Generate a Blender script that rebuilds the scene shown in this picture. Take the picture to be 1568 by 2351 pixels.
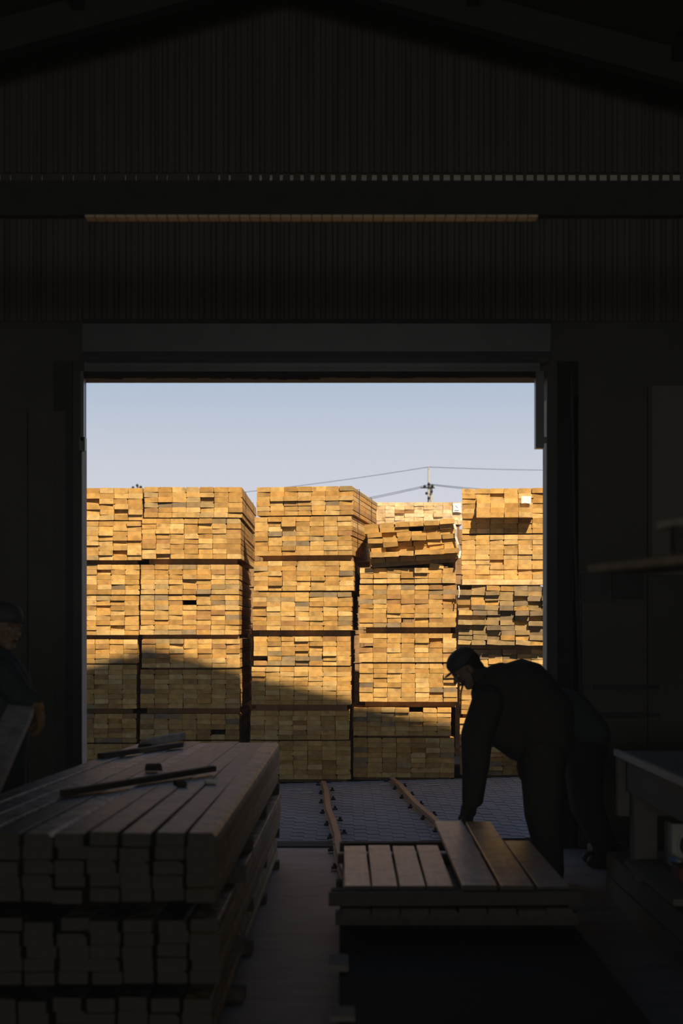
import bpy, bmesh, math, random
from mathutils import Vector, Matrix, Euler
for o in list(bpy.data.objects): bpy.data.objects.remove(o)
S = bpy.context.scene
COL = S.collection
R = random.Random(7)

# ------------------------------------------------------------------ camera
F = 3200.0; CX = 784.0; HY = 1450.0; EYE = 1.6
cam = bpy.data.cameras.new('camera'); co = bpy.data.objects.new('camera', cam); COL.objects.link(co)
co.location = (0, 0, EYE); co.rotation_euler = (math.pi/2, 0, 0)
cam.sensor_fit = 'VERTICAL'; cam.sensor_height = 36.0; cam.lens = F/2351*36
cam.shift_y = (HY-1175.5)/2351
cam.clip_end = 2000
cam.dof.use_dof = True; cam.dof.focus_distance = 15.0; cam.dof.aperture_fstop = 2.2
S.camera = co

def wp(x, y, Y):
    """photograph pixel at distance Y -> point of the place"""
    return Vector(((x-CX)/F*Y, Y, EYE-(y-HY)/F*Y))

# ------------------------------------------------------------------ sky, sun, fill light, exposure
S.view_settings.view_transform = 'Standard'; S.view_settings.look = 'None'
S.view_settings.exposure = 0.0; S.view_settings.gamma = 1.0
S.view_settings.use_curve_mapping = False
W = bpy.data.worlds.new('sky'); S.world = W; W.use_nodes = True
nt = W.node_tree; nt.nodes.clear()
out = nt.nodes.new('ShaderNodeOutputWorld'); bg = nt.nodes.new('ShaderNodeBackground')
tc = nt.nodes.new('ShaderNodeTexCoord'); sx = nt.nodes.new('ShaderNodeSeparateXYZ')
rp = nt.nodes.new('ShaderNodeValToRGB')
nt.links.new(tc.outputs['Generated'], sx.inputs[0]); nt.links.new(sx.outputs['Z'], rp.inputs[0])
rp.color_ramp.elements[0].position = 0.0; rp.color_ramp.elements[0].color = (.72, .72, .765, 1)
rp.color_ramp.elements[1].position = 1.0; rp.color_ramp.elements[1].color = (.10, .17, .33, 1)
for p, c in ((.09, (.70, .71, .775, 1)), (.135, (.60, .64, .735, 1)), (.18, (.465, .565, .70, 1)), (.40, (.22, .33, .52, 1))):
    e = rp.color_ramp.elements.new(p); e.color = c
nt.links.new(rp.outputs[0], bg.inputs[0]); nt.links.new(bg.outputs[0], out.inputs[0]); bg.inputs[1].default_value = 1.0

sun = bpy.data.lights.new('sun', 'SUN'); so = bpy.data.objects.new('sun', sun); COL.objects.link(so)
EL, AZ = math.radians(48), math.radians(22)
sd = Vector((-math.sin(AZ)*math.cos(EL), math.cos(AZ)*math.cos(EL), -math.sin(EL)))
so.rotation_euler = sd.to_track_quat('-Z', 'Y').to_euler(); so.location = (8, -8, 20)
sun.energy = 8.4; sun.angle = math.radians(0.9); sun.color = (1.0, .80, .55)

# unseen fill light, added far behind the camera to brighten the dark hall
la = bpy.data.lights.new('fill_light', 'AREA'); lo = bpy.data.objects.new('fill_light', la); COL.objects.link(lo)
la.shape = 'RECTANGLE'; la.size = 6; la.size_y = 2.5; la.energy = 350; la.color = (1.0, .95, .86)
lo.location = (0, -13.5, 2.0); lo.rotation_euler = Euler((math.radians(90), 0, 0))

# ------------------------------------------------------------------ materials
def mat(name, col=(.5, .5, .5), rough=.8, noise=None, bump=0.0, metal=0.0, stretch=(1, 1, 1), spec=.3, objcol=False, coord='Object'):
    m = bpy.data.materials.new(name); m.use_nodes = True; n = m.node_tree
    b = n.nodes['Principled BSDF']; b.inputs['Roughness'].default_value = rough; b.inputs['Metallic'].default_value = metal
    b.inputs['Specular IOR Level'].default_value = spec
    b.inputs['Base Color'].default_value = (*col, 1)
    if noise or bump:
        sc, amt, c2 = noise or (10, 0, col)
        t = n.nodes.new('ShaderNodeTexCoord'); mp = n.nodes.new('ShaderNodeMapping'); mp.inputs['Scale'].default_value = stretch
        n.links.new(t.outputs[coord], mp.inputs[0])
        nz = n.nodes.new('ShaderNodeTexNoise'); nz.inputs['Scale'].default_value = sc; nz.inputs['Detail'].default_value = 6
        n.links.new(mp.outputs[0], nz.inputs[0])
        r_ = n.nodes.new('ShaderNodeValToRGB'); r_.color_ramp.elements[0].position = .5-amt; r_.color_ramp.elements[1].position = .5+amt
        r_.color_ramp.elements[0].color = (*col, 1); r_.color_ramp.elements[1].color = (*c2, 1)
        n.links.new(nz.outputs[0], r_.inputs[0]); n.links.new(r_.outputs[0], b.inputs['Base Color'])
        if bump:
            bp = n.nodes.new('ShaderNodeBump'); bp.inputs['Strength'].default_value = bump; bp.inputs['Distance'].default_value = .01
            n.links.new(nz.outputs[0], bp.inputs['Height']); n.links.new(bp.outputs[0], b.inputs['Normal'])
    return m

def wood(name, end, rough=.75, spec=.2):
    """board timber: tone from the object's own colour, ring or grain figure, knots and mould"""
    m = bpy.data.materials.new(name); m.use_nodes = True; n = m.node_tree; N = n.nodes.new; L = n.links.new
    b = n.nodes['Principled BSDF']; b.inputs['Roughness'].default_value = rough; b.inputs['Specular IOR Level'].default_value = spec
    t = N('ShaderNodeTexCoord'); oi = N('ShaderNodeObjectInfo')
    add = N('ShaderNodeVectorMath'); add.operation = 'ADD'
    mul = N('ShaderNodeVectorMath'); mul.operation = 'SCALE'; mul.inputs[0].default_value = (13.1, 7.7, 5.3)
    L(oi.outputs['Random'], mul.inputs['Scale'])
    L(t.outputs['Object'], add.inputs[0]); L(mul.outputs[0], add.inputs[1])
    mp = N('ShaderNodeMapping'); L(add.outputs[0], mp.inputs[0])
    if end:
        # growth rings round a pith just off the board's middle
        off = N('ShaderNodeVectorMath'); off.operation = 'ADD'
        rr = N('ShaderNodeMath'); rr.operation = 'MULTIPLY_ADD'; rr.inputs[1].default_value = .12; rr.inputs[2].default_value = -.06
        L(oi.outputs['Random'], rr.inputs[0])
        cb = N('ShaderNodeCombineXYZ'); L(rr.outputs[0], cb.inputs[0]); cb.inputs[2].default_value = .035
        L(t.outputs['Object'], off.inputs[0]); L(cb.outputs[0], off.inputs[1])
        wv = N('ShaderNodeTexWave'); wv.wave_type = 'RINGS'; wv.rings_direction = 'Y'
        wv.inputs['Scale'].default_value = 26; wv.inputs['Distortion'].default_value = 2.0; wv.inputs['Detail'].default_value = 2
        L(off.outputs[0], wv.inputs[0])
    else:
        m2 = N('ShaderNodeMapping'); m2.inputs['Scale'].default_value = (1, .05, 1); L(add.outputs[0], m2.inputs[0])
        wv = N('ShaderNodeTexNoise'); wv.inputs['Scale'].default_value = 45; wv.inputs['Detail'].default_value = 5
        L(m2.outputs[0], wv.inputs[0])
    wr = N('ShaderNodeMapRange'); wr.inputs['To Min'].default_value = .76 if end else .6; wr.inputs['To Max'].default_value = 1.08 if end else 1.35
    L(wv.outputs['Fac'] if end else wv.outputs[0], wr.inputs[0])
    nz = N('ShaderNodeTexNoise'); nz.inputs['Scale'].default_value = 14; nz.inputs['Detail'].default_value = 5; L(mp.outputs[0], nz.inputs[0])
    nr = N('ShaderNodeMapRange'); nr.inputs['From Min'].default_value = .3; nr.inputs['From Max'].default_value = .7
    nr.inputs['To Min'].default_value = .72; nr.inputs['To Max'].default_value = 1.2; L(nz.outputs[0], nr.inputs[0])
    k = N('ShaderNodeMath'); k.operation = 'MULTIPLY'; L(wr.outputs[0], k.inputs[0]); L(nr.outputs[0], k.inputs[1])
    c = N('ShaderNodeVectorMath'); c.operation = 'SCALE'; L(oi.outputs['Color'], c.inputs[0]); L(k.outputs[0], c.inputs['Scale'])
    # mould / water stain
    nz2 = N('ShaderNodeTexNoise'); nz2.inputs['Scale'].default_value = 7; nz2.inputs['Detail'].default_value = 3; L(mp.outputs[0], nz2.inputs[0])
    sr = N('ShaderNodeMapRange'); sr.inputs['From Min'].default_value = .60; sr.inputs['From Max'].default_value = .72; sr.inputs['To Max'].default_value = .8
    L(nz2.outputs[0], sr.inputs[0])
    mx = N('ShaderNodeMix'); mx.data_type = 'RGBA'; L(sr.outputs[0], mx.inputs[0]); L(c.outputs[0], mx.inputs[6]); mx.inputs[7].default_value = (.22, .13, .05, 1)
    L(mx.outputs[2], b.inputs['Base Color'])
    bp = N('ShaderNodeBump'); bp.inputs['Strength'].default_value = .35; bp.inputs['Distance'].default_value = .004
    L(nz.outputs[0], bp.inputs['Height']); L(bp.outputs[0], b.inputs['Normal'])
    return m
M_END = wood('sawn_end_grain', True); M_SIDE = wood('sawn_board_side', False); M_DRESS = wood('dressed_board_face', False, .42, .6)
M_ENDSHADE = mat('shade_toned_end_grain', (.055, .05, .042), .9, (30, .3, (.075, .068, .056)), .2)  # dark colour puts the shade of camera-facing ends into the material
M_OLD = wood('weathered_board_face', False, .5, .4)
for l_ in M_OLD.node_tree.nodes:
    if l_.type == 'MAP_RANGE' and abs(l_.inputs['To Min'].default_value-.72) < .01: l_.inputs['To Min'].default_value = .35; l_.inputs['To Max'].default_value = 1.5; l_.inputs['From Min'].default_value = .4; l_.inputs['From Max'].default_value = .62
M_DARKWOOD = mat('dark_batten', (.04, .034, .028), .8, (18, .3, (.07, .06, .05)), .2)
M_BEARER = mat('bearer_timber', (.20, .12, .06), .8, (18, .2, (.34, .21, .10)), .3, stretch=(1, 1, .3))
M_STRAP = mat('steel_strap', (.05, .055, .06), .5, metal=.6)
M_WHITE = mat('white_paper', (.85, .85, .86), .6)
M_INK = mat('grey_ink', (.35, .35, .38), .7)
M_RED = mat('red_paint_mark', (.55, .08, .05), .7)
M_PLASTIC = mat('white_wrap', (.62, .60, .55), .4)
M_CONC = mat('concrete_floor', (.12, .116, .125), .6, (3.0, .22, (.22, .21, .22)), .5, stretch=(1.0, 2.6, 1), coord='Object')
M_PAVE = mat('grey_paver', (.165, .165, .17), .85, (1.3, .3, (.235, .235, .24)), .15, spec=.12)
M_GROUND = mat('yard_ground', (.12, .11, .10), .9, (2, .2, (.2, .18, .15)), .3)
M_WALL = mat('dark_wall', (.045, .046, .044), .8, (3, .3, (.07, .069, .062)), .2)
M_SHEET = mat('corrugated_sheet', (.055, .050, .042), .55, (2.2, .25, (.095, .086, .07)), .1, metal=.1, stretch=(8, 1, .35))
M_PANEL = mat('wall_board', (.115, .11, .09), .8, (3, .2, (.135, .128, .105)), .1)
M_PANELDK = mat('dark_glass_board', (.02, .02, .02), .3)
M_REVEAL = mat('plastered_reveal', (.30, .285, .27), .85, (9, .25, (.42, .39, .36)), .5)
M_SHUT = mat('painted_shutter', (.06, .065, .07), .35, (5, .3, (.09, .095, .10)), .1, metal=.3)
M_RUBBER = mat('black_rubber', (.015, .015, .016), .8)
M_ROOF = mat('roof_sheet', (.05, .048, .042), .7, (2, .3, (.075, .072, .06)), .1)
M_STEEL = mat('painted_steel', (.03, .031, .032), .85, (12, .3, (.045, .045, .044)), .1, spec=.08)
M_BEAMLIT = mat('lit_beam_underside', (.50, .40, .27), .45, (14, .3, (.5, .4, .27)), .1, stretch=(.2, 1, 1))  # pale warm tone carries light bounced onto the beam's underside
M_RAIL = mat('rusty_rail', (.17, .10, .06), .6, (20, .25, (.30, .21, .13)), .4, metal=.2)
M_DARKCLOTH = mat('black_cloth', (.034, .032, .032), .95, (20, .3, (.044, .042, .041)), .4, spec=.1)
M_NAVY = mat('navy_cloth', (.026, .032, .038), .9, (16, .3, (.038, .050, .062)), .5, spec=.15)
M_CAP = mat('dark_cap', (.035, .038, .044), .8, (30, .3, (.055, .06, .068)), .3)
M_SKIN = mat('skin', (.15, .095, .065), .6, (30, .3, (.19, .12, .085)), .1)
M_GLOVE = mat('tan_glove', (.26, .15, .06), .8, (25, .3, (.34, .20, .09)), .3)
M_GLOVEDK = mat('black_glove', (.03, .028, .026), .9)
M_BOOT = mat('black_boot', (.014, .013, .012), .6)
M_EYE = mat('eye', (.25, .24, .22), .5); M_PUPIL = mat('pupil', (.02, .015, .01), .3)
M_HAIR = mat('dark_hair', (.012, .010, .009), .8)
M_BENCH = mat('bench_timber', (.10, .095, .08), .7, (10, .3, (.15, .14, .12)), .3, stretch=(1, .2, 1))
M_METALTOP = mat('worn_metal_top', (.16, .17, .18), .45, (5, .3, (.22, .23, .24)), .1, metal=.4)
M_EDGE = mat('pale_edge', (.42, .42, .42), .5, (20, .3, (.55, .54, .52)), .2)
M_CREAM = mat('cream_plastic', (.36, .36, .34), .5, (6, .3, (.46, .45, .41)), .1)
M_REDDK = mat('dark_red_paint', (.12, .03, .02), .5)
M_BLUE = mat('blue_plastic', (.12, .22, .38), .3)
M_POLE = mat('pole_concrete', (.42, .41, .36), .8)
M_INSUL = mat('insulator', (.02, .022, .025), .5)
m = bpy.data.materials.new('translucent_strip'); m.use_nodes = True; n = m.node_tree; n.nodes.clear()
o_ = n.nodes.new('ShaderNodeOutputMaterial'); tr = n.nodes.new('ShaderNodeBsdfTranslucent'); tr.inputs[0].default_value = (.34, .33, .26, 1)
n.links.new(tr.outputs[0], o_.inputs[0]); M_TRANS = m

# ------------------------------------------------------------------ mesh helpers
def link(name, me, parent=None, loc=(0, 0, 0), rot=(0, 0, 0), color=None):
    o = bpy.data.objects.new(name, me); COL.objects.link(o); o.location = loc; o.rotation_euler = rot
    if parent is not None: o.parent = parent
    if color: o.color = (*color, 1)
    return o
def tag(o, label=None, cat=None, group=None, kind=None):
    if label: o['label'] = label
    if cat: o['category'] = cat
    if group: o['group'] = group
    if kind: o['kind'] = kind
    return o
def empty(name, loc=(0, 0, 0), rot=(0, 0, 0)):
    o = bpy.data.objects.new(name, None); COL.objects.link(o); o.location = loc; o.rotation_euler = rot; o.empty_display_size = .1
    return o
class MB:
    def __init__(s): s.v = []; s.f = []; s.m = []
    def box(s, x0, x1, y0, y1, z0, z1, mi=0, M=None):
        b = len(s.v); c = [(x0, y0, z0), (x1, y0, z0), (x1, y1, z0), (x0, y1, z0), (x0, y0, z1), (x1, y0, z1), (x1, y1, z1), (x0, y1, z1)]
        s.v += [tuple(M @ Vector(p)) for p in c] if M else c
        s.f += [tuple(b+i for i in q) for q in ((0, 3, 2, 1), (4, 5, 6, 7), (0, 1, 5, 4), (1, 2, 6, 5), (2, 3, 7, 6), (3, 0, 4, 7))]; s.m += [mi]*6; return s
    def bar(s, p, q, w, h, mi=0, up=Vector((0, 0, 1))):
        p = Vector(p); q = Vector(q); d = (q-p); L = d.length; d.normalize(); x = d.cross(up).normalized(); z = x.cross(d)
        M = Matrix(((x.x, d.x, z.x, p.x), (x.y, d.y, z.y, p.y), (x.z, d.z, z.z, p.z), (0, 0, 0, 1)))
        return s.box(-w/2, w/2, 0, L, -h/2, h/2, mi, M)
    def tube(s, pts, r, n=8, mi=0):
        pts = [Vector(p) for p in pts]; rs = r if isinstance(r, (list, tuple)) else [r]*len(pts); b = len(s.v)
        for i, p in enumerate(pts):
            d = (pts[min(i+1, len(pts)-1)]-pts[max(i-1, 0)]).normalized()
            u = d.orthogonal().normalized() if abs(d.z) > .9 else d.cross(Vector((0, 0, 1))).normalized(); w = d.cross(u)
            for k in range(n):
                a = 2*math.pi*k/n; s.v.append(tuple(p+(u*math.cos(a)+w*math.sin(a))*rs[i]))
        for i in range(len(pts)-1):
            for k in range(n): s.f.append((b+i*n+k, b+i*n+(k+1) % n, b+(i+1)*n+(k+1) % n, b+(i+1)*n+k)); s.m.append(mi)
        s.f.append(tuple(b+k for k in range(n))[::-1]); s.f.append(tuple(b+(len(pts)-1)*n+k for k in range(n))); s.m += [mi, mi]; return s
    def prism(s, poly, y0, y1, mi=0):  # polygon in X,Z
        b = len(s.v); n = len(poly)
        s.v += [(x, y0, z) for x, z in poly]+[(x, y1, z) for x, z in poly]
        for k in range(n): s.f.append((b+k, b+(k+1) % n, b+n+(k+1) % n, b+n+k))
        s.f.append(tuple(b+k for k in range(n))[::-1]); s.f.append(tuple(b+n+k for k in range(n))); s.m += [mi]*(n+2); return s
    def mesh(s, name, mats):
        me = bpy.data.meshes.new(name); me.from_pydata(s.v, [], s.f)
        for x in (mats if isinstance(mats, (list, tuple)) else [mats]): me.materials.append(x)
        me.polygons.foreach_set('material_index', s.m)
        bm = bmesh.new(); bm.from_mesh(me); bmesh.ops.recalc_face_normals(bm, faces=bm.faces); bm.to_mesh(me); bm.free()
        return me
    def build(s, name, mats, parent=None, loc=(0, 0, 0), rot=(0, 0, 0)): return link(name, s.mesh(name, mats), parent, loc, rot)

_bc = {}
def board_mesh(w, L, t, var=0, side=None, end=None):
    """one sawn board, front end at y=0, middle of its cross-section at the origin; arrises eased"""
    k = (round(w, 3), round(L, 2), round(t, 3), var, side.name if side else '', end.name if end else '')
    if k in _bc: return _bc[k]
    r = random.Random(int(w*1000)*7919+int(L*100)*31+int(t*1000)*17+var)
    c = [r.uniform(.0015, .004) for _ in range(4)]
    if var == 3: c[2] = .016  # waney edge
    if var == 4: c[3] = .013
    x, z = w/2, t/2
    sec = [(-x+c[0], -z), (x-c[1], -z), (x, -z+c[1]), (x, z-c[2]), (x-c[2], z), (-x+c[3], z), (-x, z-c[3]), (-x, -z+c[0])]
    sk = r.uniform(-.004, .004)
    v = [(a, sk*(a/x), b) for a, b in sec]+[(a, L+sk*(a/x), b) for a, b in sec]
    f = [tuple(range(8))[::-1], tuple(range(8, 16))]+[(i, (i+1) % 8, 8+(i+1) % 8, 8+i) for i in range(8)]
    me = bpy.data.meshes.new('board'); me.from_pydata(v, [], f)
    me.materials.append(end or M_END); me.materials.append(side or M_SIDE)
    me.polygons.foreach_set('material_index', [0, 0]+[1]*8)
    bm = bmesh.new(); bm.from_mesh(me); bmesh.ops.recalc_face_normals(bm, faces=bm.faces); bm.to_mesh(me); bm.free()
    _bc[k] = me; return me

# ------------------------------------------------------------------ ground and shed (the setting)
def yz(x): return .027*x-.009       # the yard falls a little to the left
mb = MB(); mb.box(-6, 6, -14, 10.32, -.2, 0)
fl = mb.build('floor', M_CONC); tag(fl, kind='structure')
mb = MB(); b = 0
mb.v = [(-60, 10.5, yz(-60)-.042), (60, 10.5, yz(60)-.042), (60, 400, yz(60)-.042), (-60, 400, yz(-60)-.042)]; mb.f = [(0, 1, 2, 3)]; mb.m = [0]
tag(mb.build('ground', M_GROUND), kind='structure')
# paving blocks in running bond: too many and too flat in view to pick out singly
r = random.Random(3); mb = MB(); row = 0; y = 10.62
while y < 14.88:
    x = -4.2+(row % 2)*.1
    while x < 4.2:
        z = yz(x+.1)+r.uniform(-.001, .001); mb.box(x+.0012, x+.1988, y+.0012, y+.0988, z-.04, z); x += .2
    y += .1; row += 1
pv = mb.build('paving_blocks', M_PAVE); tag(pv, 'grey concrete block paving of the yard between gate and lumber', 'paving', kind='stuff')
mb = MB(); mb.box(-1.95, 1.55, 10.32, 10.44, -.05, .012); mb.box(-1.95, 1.55, 10.50, 10.62, -.05, .004)
tag(mb.build('trim_1', M_STEEL), kind='structure')

AX, AZR, SL = -.4, 6.36, .27       # ridge and pitch of the roof
def zr(x): return AZR-SL*abs(x-AX)
XL, XR, DT = -1.929, 1.525, 3.48   # gate opening
wf = MB()
wf.box(-6, XL-.001, 10.34, 10.54, -.1, 3.6); wf.box(XR+.001, 6, 10.34, 10.54, -.1, 3.6)
wf.box(-6, 6, 10.34, 10.54, 3.6, 4.93); wf.box(XL, XR, 10.34, 10.54, DT, 3.6)
wf.prism([(-6, 4.995), (6, 4.995), (6, zr(6)+.02) if zr(6) > 5 else (5.5, 4.996), (AX, zr(AX)+.02), (-6, max(zr(-6), 4.996))], 10.34, 10.54)
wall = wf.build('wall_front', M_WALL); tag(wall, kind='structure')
mb = MB(); mb.box(XL-.0005, XL+.004, 10.345, 10.535, 0, 3.06); mb.build('reveal', M_REVEAL, wall)
mb = MB(); mb.box(XR-.004, XR+.0005, 10.345, 10.535, 0, 3.32); mb.build('reveal', M_REVEAL, wall)
# corrugated sheets on the inside of the gable, one object per sheet
def sheet(x0, x1, z0, z1f, y):
    mb = MB(); p = .09; xs = []; x = x0
    while x < x1-1e-6:
        for dx, dy in ((0, 0), (.02, 0), (.032, -.009), (.056, -.009), (.068, 0)):
            if x+dx < x1: xs.append((x+dx, y+dy))
        x += p
    xs.append((x1, y))
    for i, (a, b) in enumerate(xs):
        mb.v += [(a, b, z0), (a, b, z1f(a))]
        if i: k = 2*i; mb.f.append((k-2, k, k+1, k-1)); mb.m.append(0)
    return mb
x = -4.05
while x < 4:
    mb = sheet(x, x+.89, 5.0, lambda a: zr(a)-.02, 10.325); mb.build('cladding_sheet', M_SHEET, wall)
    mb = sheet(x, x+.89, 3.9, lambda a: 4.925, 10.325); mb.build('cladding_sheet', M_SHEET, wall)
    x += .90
# slot with a dirty translucent strip, broken up by sheet ribs
mb = MB(); mb.v = [(-4, 10.36, 4.93), (4, 10.36, 4.93), (4, 10.36, 4.995), (-4, 10.36, 4.995)]; mb.f = [(0, 1, 2, 3)]; mb.m = [0]
mb.build('rooflight_strip', M_TRANS, wall)
mb = MB(); x = -4.0; k = 0
while x < 4:
    tt = min(max((x+1.2)/2.2, 0), 1); g = .008+.046*tt       # gap grows to the right
    skip = (tt < .25 and k % 3 == 2)
    mb.box(x, x+(.0775 if skip else .0775-g), 10.33, 10.345, 4.93, 4.995); x += .0775; k += 1
mb.build('rib_row', M_SHEET, wall)['kind'] = 'stuff'
# boards and panels lining the lower wall
def wpanel(x0, y0, x1, y1, Y=10.30, th=.03, m=M_PANEL, name='panel'):
    a = wp(x0, y1, Y); b = wp(x1, y0, Y); mb = MB(); mb.box(a.x, b.x, Y, min(Y+th, 10.339), max(a.z, .01), b.z); return mb.build(name, m, wall)
wpanel(1316, 908, 1484, 1308); wpanel(1336, 1385, 1484, 1572); wpanel(1488, 885, 1700, 1320); wpanel(1488, 1324, 1700, 1940)
wpanel(1336, 1584, 1484, 1636); wpanel(1336, 1648, 1484, 1940)
wpanel(1316, 1312, 1332, 1940)
wpanel(-200, 945, -62, 1940); wpanel(-58, 945, 62, 1940); wpanel(66, 945, 150, 1940)
wpanel(1334, 1316, 1396, 1374, m=M_PANELDK, name='dark_pane'); wpanel(1406, 1316, 1478, 1374, m=M_PANELDK, name='dark_pane')
wpanel(1365, 1573, 1515, 1583, Y=10.27, th=.03, m=M_STEEL, name='ledge'); wpanel(1365, 1637, 1515, 1647, Y=10.27, th=.03, m=M_STEEL, name='ledge')
mb = MB(); mb.tube([wp(1312, 860, 10.27), wp(1318, 1200, 10.27), wp(1326, 1400, 10.27), wp(1334, 1600, 10.27)], .012)
tag(mb.build('conduit', M_STEEL), 'thin dark conduit running down the wall right of the gate', 'pipe')
mb = MB(); mb.box(1.60, 1.75, 10.30, 10.335, 0, 3.6)
tag(mb.build('trim_2', M_STEEL), kind='structure')
mb = MB(); mb.box(-2.13, -1.99, 10.31, 10.335, 0, 3.6)
tag(mb.build('trim_3', M_STEEL), kind='structure')

for nm, x0, x1 in (('wall_left', -6.15, -6), ('wall_right', 6, 6.15)):
    mb = MB(); mb.box(x0, x1, -14, 10.54, -.1, zr(6)+.1 if x0 > 0 else zr(-6)+.1); tag(mb.build(nm, M_WALL), kind='structure')
mb = MB(); mb.prism([(-6, -.1), (6, -.1), (6, zr(6)), (AX, zr(AX)), (-6, zr(-6))], -14.15, -14); tag(mb.build('wall_back', M_WALL), kind='structure')
mb = MB(); mb.prism([(-6.4, zr(-6.4)), (AX, zr(AX)), (6.4, zr(6.4)), (6.4, zr(6.4)+.1), (AX, zr(AX)+.1), (-6.4, zr(-6.4)+.1)], -14.3, 10.85)
roof = mb.build('ceiling', M_ROOF); tag(roof, kind='structure')
# roof trusses
for i, Y in enumerate((9.6, 5.6, 1.6)):
    t = empty('roof_truss', (AX, Y, zr(AX)-.02))
    tag(t, ['dark steel roof truss nearest the gate gable', 'dark steel roof truss overhead in mid hall', 'dark steel roof truss above the photographer'][i], 'truss')
    for sgn in (-1, 1):
        mb = MB(); mb.bar((0, 0, -.13), (sgn*5.5, 0, -.13-SL*5.5), .12, .22); mb.build('rafter', M_STEEL, t)
for k, x in enumerate((-4.6, -3.2, -1.8, .9, 2.3, 3.7)):
    mb = MB(); mb.box(x-.04, x+.04, -13.9, 10.3, zr(x)-.13, zr(x)-.012-SL*.04); tag(mb.build('trim_%d' % (4+k), M_STEEL), kind='structure')
# the tie beam across the hall, its ribbed underside coloured pale as if lit off the lumber
tb = empty('tie_beam', (0, 7.2, 3.73)); tag(tb, 'long dark horizontal beam crossing the hall above the gate', 'beam')
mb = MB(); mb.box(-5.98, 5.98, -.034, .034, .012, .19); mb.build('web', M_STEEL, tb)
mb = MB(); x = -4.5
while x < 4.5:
    inside = -1.34 < x < 1.0  # full ribs only along the stretch meant to look lit
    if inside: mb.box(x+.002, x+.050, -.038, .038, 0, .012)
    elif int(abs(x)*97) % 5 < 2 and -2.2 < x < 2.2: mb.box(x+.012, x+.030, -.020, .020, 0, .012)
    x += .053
mb.build('ribbed_underside', M_BEAMLIT, tb)['kind'] = 'stuff'

# roller shutter over the gate
rs = empty('roller_shutter', (0, 10.2, 3.45)); tag(rs, 'rolled up dark shutter and its box over the gate opening', 'shutter')
mb = MB()
prof = [(.0, .41), (-.17, .40), (-.20, .36), (-.20, .16), (-.175, .125), (-.17, .115), (.1, .115), (.1, .41)]
for xa in (-1.86, 1.50): mb.v += [(xa, a, b) for a, b in prof]
n8 = len(prof); mb.f = [(k, (k+1) % n8, n8+(k+1) % n8, n8+k) for k in range(n8)]+[tuple(range(n8))[::-1], tuple(range(n8, 2*n8))]; mb.m = [0]*(n8+2)
mb.build('shutter_box', M_SHUT, rs)
for k in range(2):
    mb = MB(); mb.box(-1.88, 1.45, -.01+.004*k, .02, .035+.045*k, .078+.045*k); mb.build('slat', M_SHUT, rs)
r = random.Random(5); mb = MB(); xs = [-1.90]
while xs[-1] < 1.46: xs.append(xs[-1]+r.uniform(.02, .09))
for a, b in zip(xs, xs[1:]):
    d = r.uniform(-.006, .004)-(.012*max(0, 1-abs(a+.35)/.5) if a < -.16 else -.004)
    mb.prism([(a, .05), (b+.002, .05), (b+.002, d+r.uniform(-.003, .003)), (a, d)], -.02, .01)
mb.build('rubber_seal', M_RUBBER, rs)
mb = MB(); mb.box(1.417, 1.478, -.03, .05, -.51, .05); mb.box(1.44, 1.50, -.035, .03, -.47, -.43); mb.build('guide', M_SHUT, rs)
mb = MB(); mb.box(-1.905, -1.882, -.03, .05, -.46, .05); mb.box(-1.915, -1.872, -.03, .03, -.53, -.43); mb.build('guide', M_SHUT, rs)

# scattering volume added to lift the blacks of the hall
m = bpy.data.materials.new('black_lift_haze'); m.use_nodes = True; n = m.node_tree; n.nodes.clear()
o_ = n.nodes.new('ShaderNodeOutputMaterial'); vs = n.nodes.new('ShaderNodeVolumeScatter')
vs.inputs['Color'].default_value = (1, .95, .86, 1); vs.inputs['Density'].default_value = .009; vs.inputs['Anisotropy'].default_value = .2
n.links.new(vs.outputs[0], o_.inputs['Volume'])
mb = MB(); mb.prism([(-5.9, .02), (5.9, .02), (5.9, 4.55), (AX, AZR-.12), (-5.9, 4.7)], -13.9, 10.3); hz = mb.build('haze', m); tag(hz, 'faint added haze lifting the dark tones of the hall', 'haze', kind='stuff')

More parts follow.
